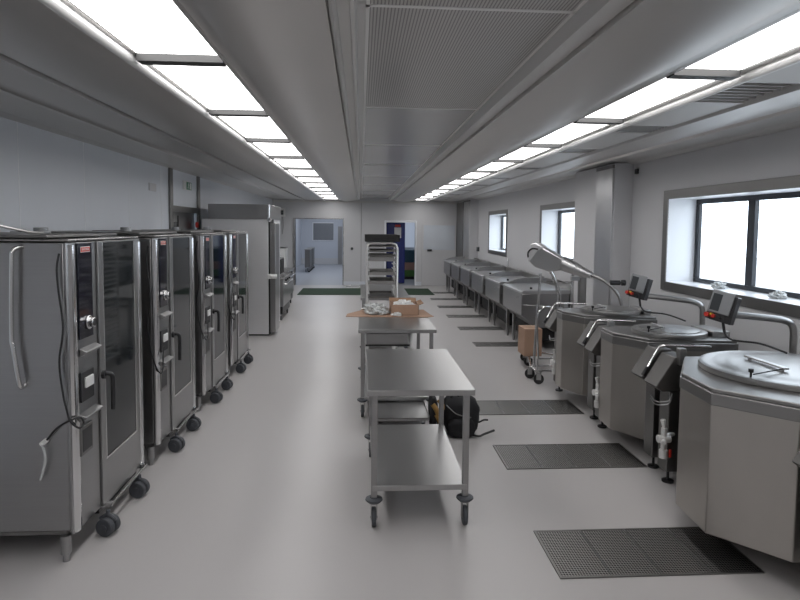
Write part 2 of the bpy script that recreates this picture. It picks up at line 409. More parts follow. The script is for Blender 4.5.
# ------------------------------------------------------------------ castors
def castor(parent, x, y, r=.05, w=.028, m=None, h=None, turn=0.):
    """swivel castor, wheel axle along X unless twin"""
    h = h or r*2+.045
    f = MB()
    f.cyl((x, y, h-.012), (x, y, h), .035, 16)
    f.box(x-w/2-.006, x-w/2-.002, y-r*.45, y+r*.45, r*.85, h-.010); f.box(x+w/2+.002, x+w/2+.006, y-r*.45, y+r*.45, r*.85, h-.010)
    f.box(x-w/2-.006, x+w/2+.006, y-.018, y+.018, h-.018, h-.008)
    f.cyl((x-w/2-.01, y, r), (x+w/2+.01, y, r), .007, 8)
    Q = Matrix.Translation((x, y, 0)) @ Matrix.Rotation(turn, 4, 'Z') @ Matrix.Translation((-x, -y, 0))
    c = f.xform(Q).build('castor', M['steel'], parent, bev=.001)
    g = MB().cyl((x-w/2, y, r), (x+w/2, y, r), r, 24).xform(Q)
    g.build('wheel', m or M['rubber'], c, bev=.006)
    return c

# ------------------------------------------------------------------ combi ovens
def oven(i, y0, label):
    X = -1.56; W = 1.0; y1 = y0+W; xb = XL+.12
    t = thing('combi_oven', label, 'oven', ((X+xb)/2, y0+W/2, 0), 'row of combi ovens on the left')
    MB().box(xb, X-.03, y0+.01, y1-.01, .165, 1.758).build('body', M['steel'], t, bev=.006)
    MB().box(xb, X-.05, y0+.012, y1-.012, .145, .165).build('base_frame', M['steel_dark'], t)
    tp = MB(); tp.box(xb-.01, X+.005, y0-.005, y1+.005, 1.764, 1.776)
    tp.build('top_plate', M['steel_h'], t, bev=.004)
    hd = MB(); hd.box(xb+.03, X-.10, y0-.02, y1-.10, 1.784, 1.798); hd.box(xb+.08, X-.2, y0+.06, y1-.2, 1.776, 1.785)
    hd.build('exhaust_cover', M['steel_dark'], t, bev=.003)
    st = MB(); yy = y0+.55; st.cyl((-1.98, yy, 1.798), (-1.98, yy, 1.812), .055, 20); st.cyl((-1.98, yy, 1.812), (-1.98, yy, 1.834), .040, 20)
    st.build('exhaust_stub', M['grey_plastic'], t, bev=.003)
    # control column on the near third of the front
    cc = MB().prism([(X-.03, y0+.005), (X-.015, y0+.002), (X-.004, y0+.030), (X, y0+.325), (X-.03, y0+.325)], .150, 1.758, 'z')
    col = cc.build('control_column', M['steel'], t, bev=.003)
    MB().prism([(X-.012, y0+.012), (X+.004, y0+.022), (X+.010, y0+.045), (X+.004, y0+.072), (X-.010, y0+.08)], .152, 1.744, 'z').build('corner_post', M['chrome'], col)
    MB().box(X, X+.008, y0+.092, y0+.262, 1.215, 1.752).build('control_panel', M['panel_glass'], t, bev=.002)
    lg = MB().box(X+.008, X+.0095, y0+.120, y0+.235, 1.700, 1.732).build('logo_plate', M['white'], t)
    rot = Matrix.Rotation(PI/2, 4, 'Z') @ Matrix.Rotation(PI/2, 4, 'X')
    MB().box(X+.0095, X+.0105, y0+.124, y0+.231, 1.704, 1.728).build('logo_band', M['red'], lg)
    text_part('logo_lettering', 'RATIONAL', .018, (X+.0112, y0+.178, 1.716), rot, M['white'], lg, .0004)
    kn = MB(); kz = 1.300; ky = y0+.195
    kn.cyl((X+.008, ky, kz), (X+.020, ky, kz), .040, 28); kn.cyl((X+.020, ky, kz), (X+.045, ky, kz), .028, 24)
    k = kn.build('dial', M['chrome'], t, bev=.003)
    MB().cyl((X+.045, ky, kz), (X+.047, ky, kz), .020, 20).build('dial_face', M['black'], k)
    MB().prism([(X, 1.115), (X+.038, 1.135), (X+.040, 1.147), (X, 1.165)], y0+.095, y0+.30, 'y').build('air_flap', M['steel'], t, bev=.003)
    q = MB().box(X, X+.010, y0+.09, y0+.25, .86, 1.03).build('probe_holder', M['black'], t, bev=.003)
    MB().box(X+.010, X+.022, y0+.125, y0+.225, .935, .995).build('white_clip', M['white'], q, bev=.004)
    MB().prism([(X, .755), (X+.045, .775), (X+.045, .785), (X, .80)], y0+.065, y0+.285, 'y').build('shower_ledge', M['steel'], t, bev=.002)
    dr = MB(); dr.box(X, X+.012, y0+.070, y0+.215, .56, .725)
    v = dr.build('vent_recess', M['steel_dark'], t, bev=.003)
    MB().box(X+.012, X+.0135, y0+.085, y0+.20, .58, .705).build('vent_opening', M['black'], v)
    # door
    dm = MB(); a, b, z0, z1 = y0+.332, y1-.002, .150, 1.758; ga, gb, gz0, gz1 = a+.058, b-.105, .42, 1.748
    xd = X+.012
    dm.box(X-.03, xd, a, b, z0, gz0); dm.box(X-.03, xd, a, ga, gz0, z1); dm.box(X-.03, xd, gb, b, gz0, z1); dm.box(X-.03, xd, ga, gb, gz1, z1)
    door = dm.build('door', M['steel'], t, bev=.002)
    MB().box(X-.024, xd-.003, ga, gb, gz0, gz1).build('door_glass', M['glass_dark'], door)
    fr = MB(); fr.box(xd-.003, xd+.001, ga, ga+.012, gz0, gz1); fr.box(xd-.003, xd+.001, gb-.012, gb, gz0, gz1); fr.box(xd-.003, xd+.001, ga+.012, gb-.012, gz0, gz0+.012)
    fr.build('glass_frame', M['chrome'], door)
    MB().tube([(X+.004, b-.025, .16), (X+.004, b-.025, 1.74)], .022, 12, False).build('edge_post', M['chrome'], door)
    hy = a+.03
    h = MB(); h.tube([(xd, hy, .955), (xd+.035, hy, .960), (xd+.052, hy+.01, .94), (xd+.055, hy+.012, .87), (xd+.052, hy+.012, .74)], .014, 12)
    h.cyl((xd, hy, .955), (xd+.018, hy, .955), .026, 16)
    h.build('door_handle', M['black'], door)
    # legs and mobile rack castors
    for (lx, ly) in ((X-.055, y0+.005), (xb+.08, y0+.05), (xb+.08, y1-.06)):
        lm = MB(); lm.cyl((lx, ly, .045), (lx, ly, .146), .028, 16); lm.cyl((lx, ly, 0), (lx, ly, .045), .019, 12, .016)
        lm.build('leg', M['steel'], t)
    r = .062
    rail = MB(); rail.tube([(X+.045, y0+.36, .150), (X+.045, y1-.03, .150)], .008, 8, False)
    rail.box(X-.03, X+.05, y0+.355, y0+.385, .135, .160); rail.box(X-.03, X+.05, y1-.055, y1-.025, .135, .160)
    rail.build('trolley_rail', M['chrome'], t)
    MB().box(X-.50, X-.02, y0+.345, y1-.05, .10, .144).build('trolley_base', M['black'], t)
    r = .055
    for ly, aa in ((y0+.29, .25), (y0+.80, .15)):
        cx_ = X+.055; ax = Vector((math.sin(aa), math.cos(aa), 0)); C0 = Vector((cx_, ly, r))
        m = MB()
        for o_ in (-.026, .026):
            m.cyl(C0+ax*(o_-.018), C0+ax*(o_+.018), r, 28)
        wh = m.build('castor', M['rubber'], t, bev=.006)
        hm = MB(); hm.cyl(C0, (cx_, ly, .150), .012, 10); hm.cyl(C0-ax*.050, C0+ax*.050, .022, 16)
        sd_ = Vector((ax.y, -ax.x, 0))
        hm.tube([C0-sd_*.050+Vector((0, 0, .035)), C0+Vector((0, 0, .065)), C0+sd_*.050+Vector((0, 0, .035))], .012, 8)
        hm.build('castor_hood', M['rubber'], wh)
    # power cable hanging on the near side of the front
    s = .0
    pts = [(X-.045, y0-.006, 1.70), (X-.055, y0-.014, 1.62), (X-.05, y0-.012, 1.50), (X-.030, y0-.016, 1.30), (X-.055, y0-.014, 1.12), (X-.04, y0-.016, .95), (X-.02, y0-.018, .85), (X+.01, y0-.020, .76), (X+.035, y0+.0, .72), (X+.04, y0+.03, .76), (X+.035, y0+.05, .84), (X+.025, y0+.10, .90)]
    if i == 0:
        pts = pts[:7] + [(X+.0, y0-.022, .79), (X+.03, y0+.01, .745), (X+.035, y0+.05, .76), (X+.03, y0+.02, .80), (X-.02, y0-.02, .79), (X-.08, y0-.018, .75), (X-.13, y0-.016, .69)]
    cb = MB().tube(pts, .0055, 8).build('power_cable', M['rubber_black'], t)
    if i == 0:
        MB().tube([(X-.13, y0-.016, .69), (X-.16, y0-.018, .665)], .013, 10, False).build('cable_plug', M['white'], cb)
        MB().tube([(X-.155, y0-.018, .665), (X-.14, y0-.018, .58), (X-.17, y0-.018, .47)], .007, 8).build('plastic_tag', M['plastic_bag'], cb)
        g = MB(); g.tube([(-1.80, y0+.01, 1.735), (-1.828, y0-.03, 1.715), (-1.835, y0-.035, 1.64), (-1.846, y0-.035, 1.27), (-1.840, y0-.035, 1.20), (-1.815, y0-.03, 1.0), (-1.81, y0+.01, .985)], .0125, 14)
        g.build('side_handle', M['chrome'], t)
        MB().tube([(-2.16, y0+.0, 1.885), (-2.02, y0+.10, 1.855), (-1.90, y0+.25, 1.812), (-1.86, y0+.34, 1.806)], .008, 8).build('roof_pipe', M['steel'], t)
OV = ['nearest tall steel combi oven, with chrome handle and black cable on its side',
      'second tall steel combi oven from the camera, right behind the nearest one',
      'third tall steel combi oven from the camera, between the second and the farthest',
      'farthest tall steel combi oven, beside the big bright cold cabinet']
for i in range(4): oven(i, [3.312, 4.655, 6.02, 7.32][i], OV[i])

# ------------------------------------------------------------------ cold cabinet and things along the left wall
t = thing('cold_cabinet', 'large bright steel walk-in cabinet with dark edge behind the ovens', 'refrigerator', (-2.1, 10.8, 0))
MB().box(-2.63, -1.545, 10.15, 11.60, .03, 1.965).build('body', M['cab'], t, bev=.004)
MB().box(-2.52, -1.53, 10.12, 11.62, 1.965, 2.21).build('fascia', M['steel'], t, bev=.004)
MB().box(-1.545, -1.52, 10.17, 10.62, .03, 1.965).build('gasket', M['gasket'], t)
dd = MB().box(-1.52, -1.43, 10.17, 10.66, .06, 1.90).build('door', M['steel'], t, bev=.006)
hm = MB(); hm.box(-1.56, -1.50, 10.10, 10.17, .97, 1.05); hm.cyl((-1.50, 10.10, 1.01), (-1.40, 10.12, 1.01), .038, 16)
hm.build('door_handle', M['white'], dd, bev=.004)
hg = MB(); hg.cyl((-1.53, 10.10, 1.93), (-1.53, 10.10, 2.20), .018, 10, .03); hg.cyl((-1.53, 10.10, 1.93), (-1.50, 10.10, 1.98), .03, 12)
hg.build('top_hinge', M['chrome'], t)
MB().box(-2.68, -1.55, 10.2, 11.58, 0, .03).build('plinth', M['black'], t)

def cooker(x0, x1, y0, y1, zt, label, name, cat):
    t = thing(name, label, cat, ((x0+x1)/2, (y0+y1)/2, 0), None)
    MB().box(x0, x1, y0, y1, .28, zt).build('body', M['steel'], t, bev=.006)
    MB().box(x0, x1+.02, y0-.01, y1+.01, zt, zt+.03).build('worktop', M['steel_h'], t, bev=.004)
    MB().tube([(x1+.0, y0+.1, zt-.10), (x1+.05, y0+.1, zt-.10), (x1+.05, y1-.1, zt-.10), (x1, y1-.1, zt-.10)], .012, 8, False).build('towel_rail', M['chrome'], t)
    for k in range(3): MB().cyl((x1, y0+.3+.28*k, zt-.04), (x1+.03, y0+.3+.28*k, zt-.04), .022, 12).build('knob', M['black'], t)
    MB().box(x0+.03, x1-.02, y0+.03, y1-.03, .13, .28).build('undershelf', M['black'], t)
    for a in (y0+.1, y1-.1):
        for b in (x0+.1, x1-.06): castor(t, b, a, .045, m=M['rubber_black'], h=.13)
    return t
cooker(-2.3, -1.50, 11.75, 12.95, .82, 'steel counter unit on castors just behind the cold cabinet', 'counter_unit', 'counter')
cooker(-2.4, -1.62, 13.25, 14.6, .82, 'second steel counter unit, farther along the left wall', 'counter_unit', 'counter')
t = thing('countertop_oven', 'small black-fronted oven on the counter behind the cold cabinet', 'oven', (-1.8, 12.4, .85))
MB().box(-2.15, -1.62, 12.15, 12.75, .86, 1.20).build('body', M['steel'], t, bev=.005)
MB().box(-2.12, -1.60, 12.14, 12.15, .89, 1.18).build('door_glass', M['gasket'], t)
MB().box(-1.62, -1.61, 12.18, 12.72, .89, 1.18).build('side_panel', M['gasket'], t)
t = thing('wall_cabinet', 'narrow white cabinet against the back wall by the left doorway', 'cabinet', (-2.35, 18.2, 0))
MB().box(-2.60, -2.2, 17.7, 18.2, .0, 1.20).build('body', M['white'], t, bev=.01)
MB().box(-2.61, -2.19, 17.69, 18.21, 1.20, 1.23).build('top', M['steel_dark'], t)
t = thing('wall_dispenser', 'small light grey dispenser high on the back wall by the left corner', 'dispenser', (-2.43, 18.94, 2.25))
MB().box(-2.52, -2.36, 18.86, 19.0, 2.14, 2.40).build('body', M['white'], t, bev=.012)
MB().box(-2.48, -2.40, 18.84, 18.86, 2.20, 2.34).build('front_panel', M['screen'], t)
MB().tube([(-2.44, 18.97, 2.14), (-2.42, 18.97, 1.9), (-2.45, 18.97, 1.6)], .012, 8).build('hose', M['steel'], t)
# exit sign
t = thing('exit_sign', 'small green and white exit sign on the left wall panel', 'sign', (XL+.005, 9.73, 2.47))
MB().box(XL+.001, XL+.010, 9.52, 9.93, 2.405, 2.545).build('plate', M['white'], t)
g = MB().box(XL+.010, XL+.012, 9.69, 9.965, 2.415, 2.535).build('green_field', M['green_sign'], t)
mn = MB(); x0 = XL+.012; x1 = XL+.0135
mn.cyl((x0, 9.80, 2.517), (x1, 9.80, 2.517), .012, 12)
for (a, b, r) in [((9.795, 2.503), (9.775, 2.468), .010), ((9.775, 2.468), (9.81, 2.445), .008), ((9.81, 2.445), (9.80, 2.425), .007), ((9.775, 2.468), (9.755, 2.44), .008), ((9.755, 2.44), (9.735, 2.44), .007), ((9.79, 2.498), (9.825, 2.48), .006), ((9.79, 2.498), (9.75, 2.488), .006)]:
    d = Vector((0, b[0]-a[0], b[1]-a[1])).normalized(); n = Vector((0, -d.z, d.y)) * r
    A = Vector((x0, a[0], a[1])); B = Vector((x0, b[0], b[1]))
    mn.prism([((A+n).y, (A+n).z), ((B+n).y, (B+n).z), ((B-n).y, (B-n).z), ((A-n).y, (A-n).z)], x0, x1, 'x')
mn.box(x0, x1, 9.86, 9.945, 2.425, 2.525)
mn.build('running_figure', M['white'], t)
tag(MB().cyl((XL+.0, 10.24, 1.86), (XL+.04, 10.24, 1.86), .05, 20).build('alarm_button', M['red'], None, bev=.004), 'round red alarm button beside the steel wall door', 'button')
o = bpy.data.objects['alarm_button']
tag(MB().box(XL, XL+.012, 8.02, 8.28, 2.30, 2.40).build('wall_notice', M['wall_r'], None), 'pale label plate high on the left wall before the exit sign', 'notice')

# ------------------------------------------------------------------ boiling kettles
def kettle(tag_, poly, lid_c, lid_r, cols, arm, screen, label, zt=.98, third=None, name='boiling_kettle'):
    A, B, C, D, E_, F = poly
    cx = sum(p[0] for p in poly)/6; cy = sum(p[1] for p in poly)/6
    t = thing(name, label, 'kettle', (cx, cy, 0), 'row of boiling kettles on the right')
    def sc(k, dz=0): return [(cx + (p[0]-cx)*k, cy + (p[1]-cy)*k) for p in poly]
    MB().prism(sc(.99), .145, .89, 'z').build('body', M['steel_kettle'], t, bev=.006, ang=12)
    rim = MB().prism(poly, .885, .955, 'z'); rim.build('rim_band', M['top_smooth'], t, bev=.005, ang=12)
    MB().prism(sc(.985), .955, zt, 'z').build('top_plate', M['top_smooth'], t, bev=.006, ang=12)
    lx, ly = lid_c; R = lid_r
    prof = [(R-.02, 0), (R, .004), (R+.004, .018), (R, .036), (R-.03, .042), (R-.055, .038), (R*.82, .046), (R*.6, .054), (R*.35, .058), (R*.1, .060), (0, .060)]
    lid = MB().lathe((lx, ly, zt-.001), prof, 64).build('lid', M['steel_lid'], t, ang=50)
    k = R/.5
    h = MB(); h.prism([(lx-.19*k, ly+.17*k), (lx-.155*k, ly+.17*k), (lx-.150*k, ly-.18*k), (lx-.185*k, ly-.18*k)], zt+.066, zt+.078, 'z')
    h.cyl((lx-.17*k, ly+.14*k, zt+.050), (lx-.17*k, ly+.14*k, zt+.070), .012, 10); h.cyl((lx-.17*k, ly-.15*k, zt+.050), (lx-.17*k, ly-.15*k, zt+.070), .012, 10)
    h.build('lid_bar', M['steel_mid'], lid, bev=.003)
    kb = MB(); kx, ky = lx-.415*k, ly-.235*k; kb.cyl((kx, ky, zt+.035), (kx, ky, zt+.075), .006, 8); kb.cyl((kx, ky, zt+.068), (kx, ky, zt+.088), .014, 12)
    kb.tube([(kx+.01, ky-.01, zt+.058), (lx-.17*k, ly-.17*k, zt+.072)], .004, 6, False)
    kb.build('lid_knob', M['black'], lid)
    # rear hinge block
    MB().box(max(lx+R-.02, lx+.28), D[0]+.02, ly-.18, ly+.16, zt, zt+.05).build('hinge_block', M['steel'], t, bev=.008)
    for j, (x, y, side) in enumerate(cols):
        # support column with foot, wedge-shaped control box, valve and hose
        cm = MB(); cm.box(x-.05, x+.17, y-.068, y+.068, .10, .90)
        col = cm.build('support_column', M['steel_dark'], t, bev=.005)
        fm = MB(); fm.cyl((x-.0, y, .012), (x-.0, y, .10), .010, 10); fm.cyl((x, y, 0), (x, y, .014), .042, 20)
        fm.build('foot', M['black'], col)
        MB().box(x+.05, x+.80, y-.05, y+.05, .10, .86).build('side_wall', M['steel_dark'], t, bev=.004)
        ww = .095
        bx = MB().prism([(x-.035, .950), (x-.165, .735), (x-.115, .700), (x+.06, .70), (x+.06, .955)], y-ww, y+ww, 'y')
        cb = bx.build('control_box', M['box_steel'], t, bev=.006)
        if side > 0:
            hs = MB(); hs.tube([(x-.135, y+.13, .80), (x-.10, y+.13, .86), (x-.045, y+.125, .965), (x-.02, y+.11, .992), (x+.06, y+.09, 1.0), (x+.30, y+.02, 1.0)], .0095, 10)
            hose = hs.build('water_tube', M['chrome'], t)
            MB().cyl((x-.155, y+.13, .765), (x-.120, y+.13, .83), .017, 12, .013).build('spray_nozzle', M['black'], hose)
            vm = MB(); vx, vy = x-.095, y-.10
            vm.cyl((vx, vy, .28), (vx, vy, .44), .020, 14); vm.cyl((vx, vy, .35), (vx-.03, vy-.06, .35), .018, 12)
            vm.cyl((vx-.045, vy, .36), (vx+.045, vy, .36), .028, 14); vm.cyl((vx, vy, .44), (vx-.01, vy, .50), .012, 10, .02); vm.cyl((vx, vy, .22), (vx, vy, .28), .03, 14); vm.cyl((vx, vy, .38), (vx+.09, vy+.04, .38), .016, 10)
            vm.build('drain_valve', M['rack'], t, bev=.002)
            MB().box(vx+.035, vx+.048, vy-.025, vy-.012, .23, .285).build('red_lever', M['red'], t)
            rg = MB()
            for q in (0, .022): rg.tube([(x-.10, y+.10, .62-q), (x-.12, y-.02, .61-q), (x-.06, y-.08, .63-q), (x-.03, y-.07, .68-q)], .005, 8)
            rg.build('pipe_loop', M['steel'], t)
            MB().box(x-.02, x+.03, y-.135, y-.085, .90, 1.02).build('lid_bracket', M['steel_lid'], t, bev=.004)
    if arm:
        am = MB().tube(arm, .024, 14).build('support_arm', M['steel'], t)
    if screen:
        sx, sy, sz = screen
        R_ = Matrix.Translation((sx, sy, sz)) @ Matrix.Rotation(math.radians(-52), 4, 'Z') @ Matrix.Rotation(math.radians(-9), 4, 'X') @ Matrix.Rotation(math.radians(11), 4, 'Y')
        # local: -Y is the face
        sm = MB(); sm.box(-.055, .095, .0, .075, -.115, .085); sm.xform(R_)
        sh = sm.build('control_housing', M['black'], t, bev=.006)
        fp = MB(); fp.box(-.075, .075, -.012, .0, -.06, .10); fp.xform(R_)
        f_ = fp.build('control_screen', M['grey_plastic'], t, bev=.005)
        dp = MB(); dp.box(-.062, .0, -.0135, -.012, -.045, .075); dp.xform(R_); dp.build('display', M['screen'], f_)
        eb = MB(); eb.cyl((-.06, -.0, -.085), (-.06, -.045, -.085), .016, 16); eb.cyl((-.02, 0, -.085), (-.02, -.03, -.085), .013, 14); eb.xform(R_)
        eb.build('emergency_button', M['red'], t)
        eb = MB(); eb.cyl((.02, .0, -.09), (.02, -.03, -.09), .012, 14); eb.box(-.075, .05, -.006, .0, -.112, -.062); eb.xform(R_); eb.build('button_row', M['black'], t)
        eb = MB(); eb.cyl((-.035, -.006, -.075), (-.035, -.030, -.075), .009, 12); eb.xform(R_); eb.build('selector_knob', M['yellow'], t)
        cb = MB().tube([(sx+.02, sy, sz-.11), (sx+.03, sy-.01, sz-.19)], .010, 8, False).build('cable_boot', M['black'], t)
        MB().tube([(sx+.03, sy-.01, sz-.19), (sx+.06, sy-.06, sz-.235), (sx+.22, sy-.12, sz-.25), (sx+.36, sy-.20, sz-.30)], .007, 8).build('cable', M['rubber_black'], t)
    return t
kettle('a', [(1.972, 3.535), (1.950, 3.17), (2.235, 2.855), (3.12, 2.78), (3.12, 4.03), (2.25, 4.00)], (2.665, 3.50), .515,
       [(2.275, 4.19, 1), (2.27, 2.64, -1)], [(3.10, 4.07, .90), (3.10, 4.07, 1.08), (3.09, 4.07, 1.17), (3.04, 4.075, 1.215), (2.90, 4.09, 1.235), (2.56, 4.12, 1.262)], (2.535, 4.05, 1.330),
       'largest steel boiling kettle with broad round lid, nearest the camera')
kettle('b', [(2.15, 5.20), (2.14, 4.93), (2.31, 4.64), (3.02, 4.56), (3.02, 5.27), (2.30, 5.27)], (2.61, 4.885), .295,
       [(2.275, 5.40, 1), (2.30, 4.46, -1)], [(3.10, 5.22, .90), (3.10, 5.22, 1.06), (3.09, 5.22, 1.16), (3.04, 5.24, 1.20), (2.92, 5.28, 1.22), (2.58, 5.40, 1.25)], (2.54, 5.34, 1.345),
       'middle steel boiling kettle, between the largest one and the one beside the trolley')
kettle('c', [(2.15, 6.42), (2.15, 6.24), (2.28, 5.95), (2.98, 5.80), (2.98, 6.50), (2.30, 6.50)], (2.64, 6.15), .30,
       [(2.285, 6.66, 1), (2.30, 5.66, -1)], None, None,
       'farthest steel boiling kettle, right beside the mixer trolley')

# ------------------------------------------------------------------ mobile mixer trolley
t = thing('mixer_trolley', 'wheeled steel trolley carrying a tilted conical mixer head, behind the kettles', 'trolley', (2.3, 7.5, 0))
fr = MB()
pA = [(2.13, 6.95), (2.10, 7.22), (2.27, 7.88), (2.30, 8.18)]
fr.tube([(2.14, 6.98, .15), (2.50, 7.0, .15), (2.62, 7.9, .15), (2.32, 8.15, .15)], .014, 10, False)
fr.tube([(2.11, 7.0, .15), (2.11, 7.22, .15), (2.27, 7.88, .15), (2.31, 8.16, .15)], .014, 10, False)
fr.tube([(2.11, 7.22, .15), (2.56, 7.3, .15)], .012, 8, False)
fr.tube([(2.12, 6.98, .30), (2.46, 7.0, .30)], .012, 8, False); fr.tube([(2.12, 6.98, .15), (2.12, 6.98, .30)], .012, 8, False); fr.tube([(2.46, 7.0, .15), (2.46, 7.0, .30)], .012, 8, False)
fr.build('base_frame', M['chrome'], t)
for x, y in pA: castor(t, x, y, .062, m=M['rubber_black'], h=.148, turn=1.35)
po = MB()
po.tube([(2.14, 7.2, .15), (2.16, 7.2, .65), (2.20, 7.2, 1.31)], .017, 10)
po.tube([(2.42, 7.2, .15), (2.44, 7.2, .94), (2.42, 7.2, 1.10), (2.37, 7.2, 1.25), (2.31, 7.2, 1.36)], .026, 12)
po.tube([(2.62, 7.25, .15), (2.62, 7.25, 1.36)], .017, 10)
po.tube([(2.34, 7.2, 1.25), (2.50, 7.2, 1.20), (2.62, 7.25, 1.18)], .010, 8)
po.tube([(2.20, 7.2, 1.22), (2.62, 7.25, 1.20)], .008, 8, False)
po.build('upright_frame', M['chrome'], t)
lp = MB(); lp.tube([(2.13, 6.98, .30), (2.10, 6.97, .70), (2.12, 6.97, .86), (2.20, 6.97, .93), (2.32, 7.0, .90)], .013, 10)
lp.build('push_handle', M['chrome'], t)
cn = MB(); cn.cyl((2.74, 7.25, .92), (2.74, 7.25, 1.26), .052, 20); cn.cyl((2.74, 7.25, 1.26), (2.72, 7.25, 1.31), .04, 16, .03); cn.box(2.60, 2.72, 7.22, 7.28, 1.22, 1.27)
cn.build('cylinder_holder', M['steel_lid'], t, bev=.003)
# head in a slanted frame: axis from a to b
a = Vector((2.14, 7.38, 1.60)); b = Vector((2.74, 6.92, 1.325)); d = (b-a).normalized(); n = Vector((0, 0, 1)); n = (n - d*n.dot(d)).normalized(); sd = d.cross(n)
def F(mb):
    mb.xform(Matrix(((d.x, sd.x, n.x, a.x), (d.y, sd.y, n.y, a.y), (d.z, sd.z, n.z, a.z), (0, 0, 0, 1)))); return mb
hd = F(MB().prism([(.07, .055), (.02, -.05), (.05, -.155), (.14, -.185), (.33, -.17), (.46, -.09), (.46, .045), (.10, .085)], -.075, .075, 'y')).build('mixer_head', M['steel_mid'], t, bev=.018)
F(MB().prism([(-.015, .045), (-.02, .06), (.05, .105), (.16, .085), (.10, .02), (.06, -.12), (.02, -.15)], -.085, .085, 'y')).build('head_cover', M['cab'], t, bev=.018)
F(MB().tube([(.10, .088, .04), (.03, .095, .02), (.0, .098, -.04), (.02, .095, -.10)], .010, 8)).build('release_lever', M['black'], t)
F(MB().cyl((.42, 0, -.02), (.60, 0, -.02), .088, 28, .076).cyl((.60, 0, -.02), (.80, 0, -.02), .074, 28, .042)).build('cone_sleeve', M['steel_mid'], t, bev=.003)
MB().tube([tuple(a+d*.79+n*-.02), (2.80, 6.80, 1.275), (2.88, 6.70, 1.20), (2.95, 6.66, 1.10), (2.98, 6.64, .99)], .020, 12).build('bent_shaft', M['steel'], t)
MB().cyl((2.86, 6.70, 1.245), (2.97, 6.68, 1.245), .028, 14).cyl((2.99, 6.68, 1.245), (3.03, 6.68, 1.245), .034, 14).build('shaft_joint', M['black'], t, bev=.003)
t2 = thing('cardboard_box', 'plain brown cardboard box standing on the mixer trolley base', 'box', (2.22, 7.65, .17))
MB().box(2.165, 2.40, 7.72, 8.05, .166, .53).build('carton', M['card'], t2, bev=.004)
MB().box(2.167, 2.398, 7.86, 7.91, .53, .5315).build('tape', M['card_d'], t2)

# ------------------------------------------------------------------ tilting braising pans
PN = ['nearest', 'second nearest', 'third nearest', 'fourth nearest', 'fifth nearest', 'farthest']
def pan(i, y0):
    W = 1.20; y1 = y0+W; X0 = 2.44; X1 = 3.24
    t = thing('braising_pan', '%s of the six steel tilting pans standing along the window wall' % PN[i], 'braising pan', ((X0+X1)/2, (y0+y1)/2, 0), 'row of tilting braising pans')
    MB().prism([(X0, .865), (X0, .53), (X0+.05, .50), (X0+.20, .36), (X0+.28, .34), (X1-.15, .34), (X1-.05, .865)], y0, y1, 'y').build('pan', M['steel'], t, bev=.012)
    MB().prism([(X0-.01, .865), (X0-.01, .895), (X0+.03, .912), (X1-.10, .925), (X1-.05, .915), (X1-.05, .865)], y0-.005, y1+.005, 'y').build('lid', M['steel_mid'], t, bev=.005)
    MB().cyl((X0+.2, y0+.2, .918), (X0+.2, y0+.2, .945), .02, 12).build('lid_knob', M['black'], t)
    # curved splashback
    n = 10; pl = []
    for k in range(n+1):
        u = k/n; pl.append((X0+.03 + (X1-X0-.03)*u, .915 + .095*min(1, math.sin(PI/2*min(1, u*2.2)))))
    MB().prism([(X0+.03, .90)] + pl + [(X1, .86)], y1-.03, y1+.01, 'y').build('side_shield', M['steel'], t, bev=.003)
    MB().box(X1-.05, X1, y0, y1+.01, .30, 1.01).build('splashback', M['steel'], t, bev=.004)
    MB().tube([(X0-.005, y0+.15, .80), (X0-.04, y0+.15, .80), (X0-.04, y0+.15, .79)], .006, 6, False).build('latch', M['chrome'], t)
    MB().box(X0+.22, X1-.12, y0+.1, y1-.06, .12, .36).build('tilt_base', M['gasket'], t)
    MB().tube([(X0+.02, y0-.02, .70), (X0+.40, y0-.02, .68)], .010, 8, False).build('side_rail', M['chrome'], t)
    for lx, ly in ((X0+.11, y0+.83), (X0+.11, y1+.06), (X1-.10, y0+.12), (X1-.10, y1-.1)):
        l = MB(); l.box(lx-.025, lx+.025, ly-.025, ly+.025, .10, .56); l.cyl((lx, ly, 0), (lx, ly, .10), .018, 10, .022); l.build('leg', M['steel'], t, bev=.003)
    MB().box(X0+.08, X1-.08, y1+.035, y1+.085, .50, .56).build('side_beam', M['steel_dark'], t)
for i in range(6): pan(i, 8.92 + 1.475*i)
t = thing('water_tap', 'thin chrome swan-neck tap rising behind the third braising pan', 'tap', (3.25, 12.9, 1.0))
MB().tube([(3.27, 13.15, .95), (3.27, 13.15, 1.16)], .014, 10, False).build('riser', M['chrome'], t)
MB().tube([(3.27, 13.15, 1.16), (3.26, 13.14, 1.20), (3.24, 13.05, 1.21), (3.22, 12.95, 1.20), (3.21, 12.93, 1.15)], .011, 10).build('spout', M['chrome'], t)
tag(MB().box(3.235, 3.30, 16.55, 16.68, 1.20, 1.32).build('wall_socket', M['screen'], None, bev=.006), 'dark socket box low on the far right wall beside the pier', 'socket')
tag(MB().box(3.27, 3.30, 7.0, 7.06, 2.52, 2.58).build('wall_sensor', M['black'], None, bev=.006), 'tiny black sensor high on the right wall beside the near pier', 'sensor')
tag(MB().cyl((-.28, YF-.04, 1.16), (-.28, YF, 1.16), .045, 16).build('wall_switch', M['screen'], None, bev=.004), 'small dark switch on the back wall between the doorways', 'switch')

# hatch / sliding panel on the back wall
t = thing('sliding_panel', 'white sliding panel with glossy pane on the back wall, right of doorway', 'panel', (2.47, YF-.03, 0))
MB().box(1.93, 3.02, YF-.05, YF-.014, .004, 1.96).build('leaf', M['wall_r'], t, bev=.003)
MB().box(1.98, 2.98, YF-.056, YF-.05, 1.14, 1.92).build('glossy_pane', mat('glossy_white_pane', (.62, .66, .72), .12, spec=.8), t)
MB().cyl((2.10, YF-.10, 1.13), (2.24, YF-.10, 1.13), .035, 12).box(2.15, 2.19, YF-.09, YF-.05, 1.11, 1.15).build('handle', M['black'], t)

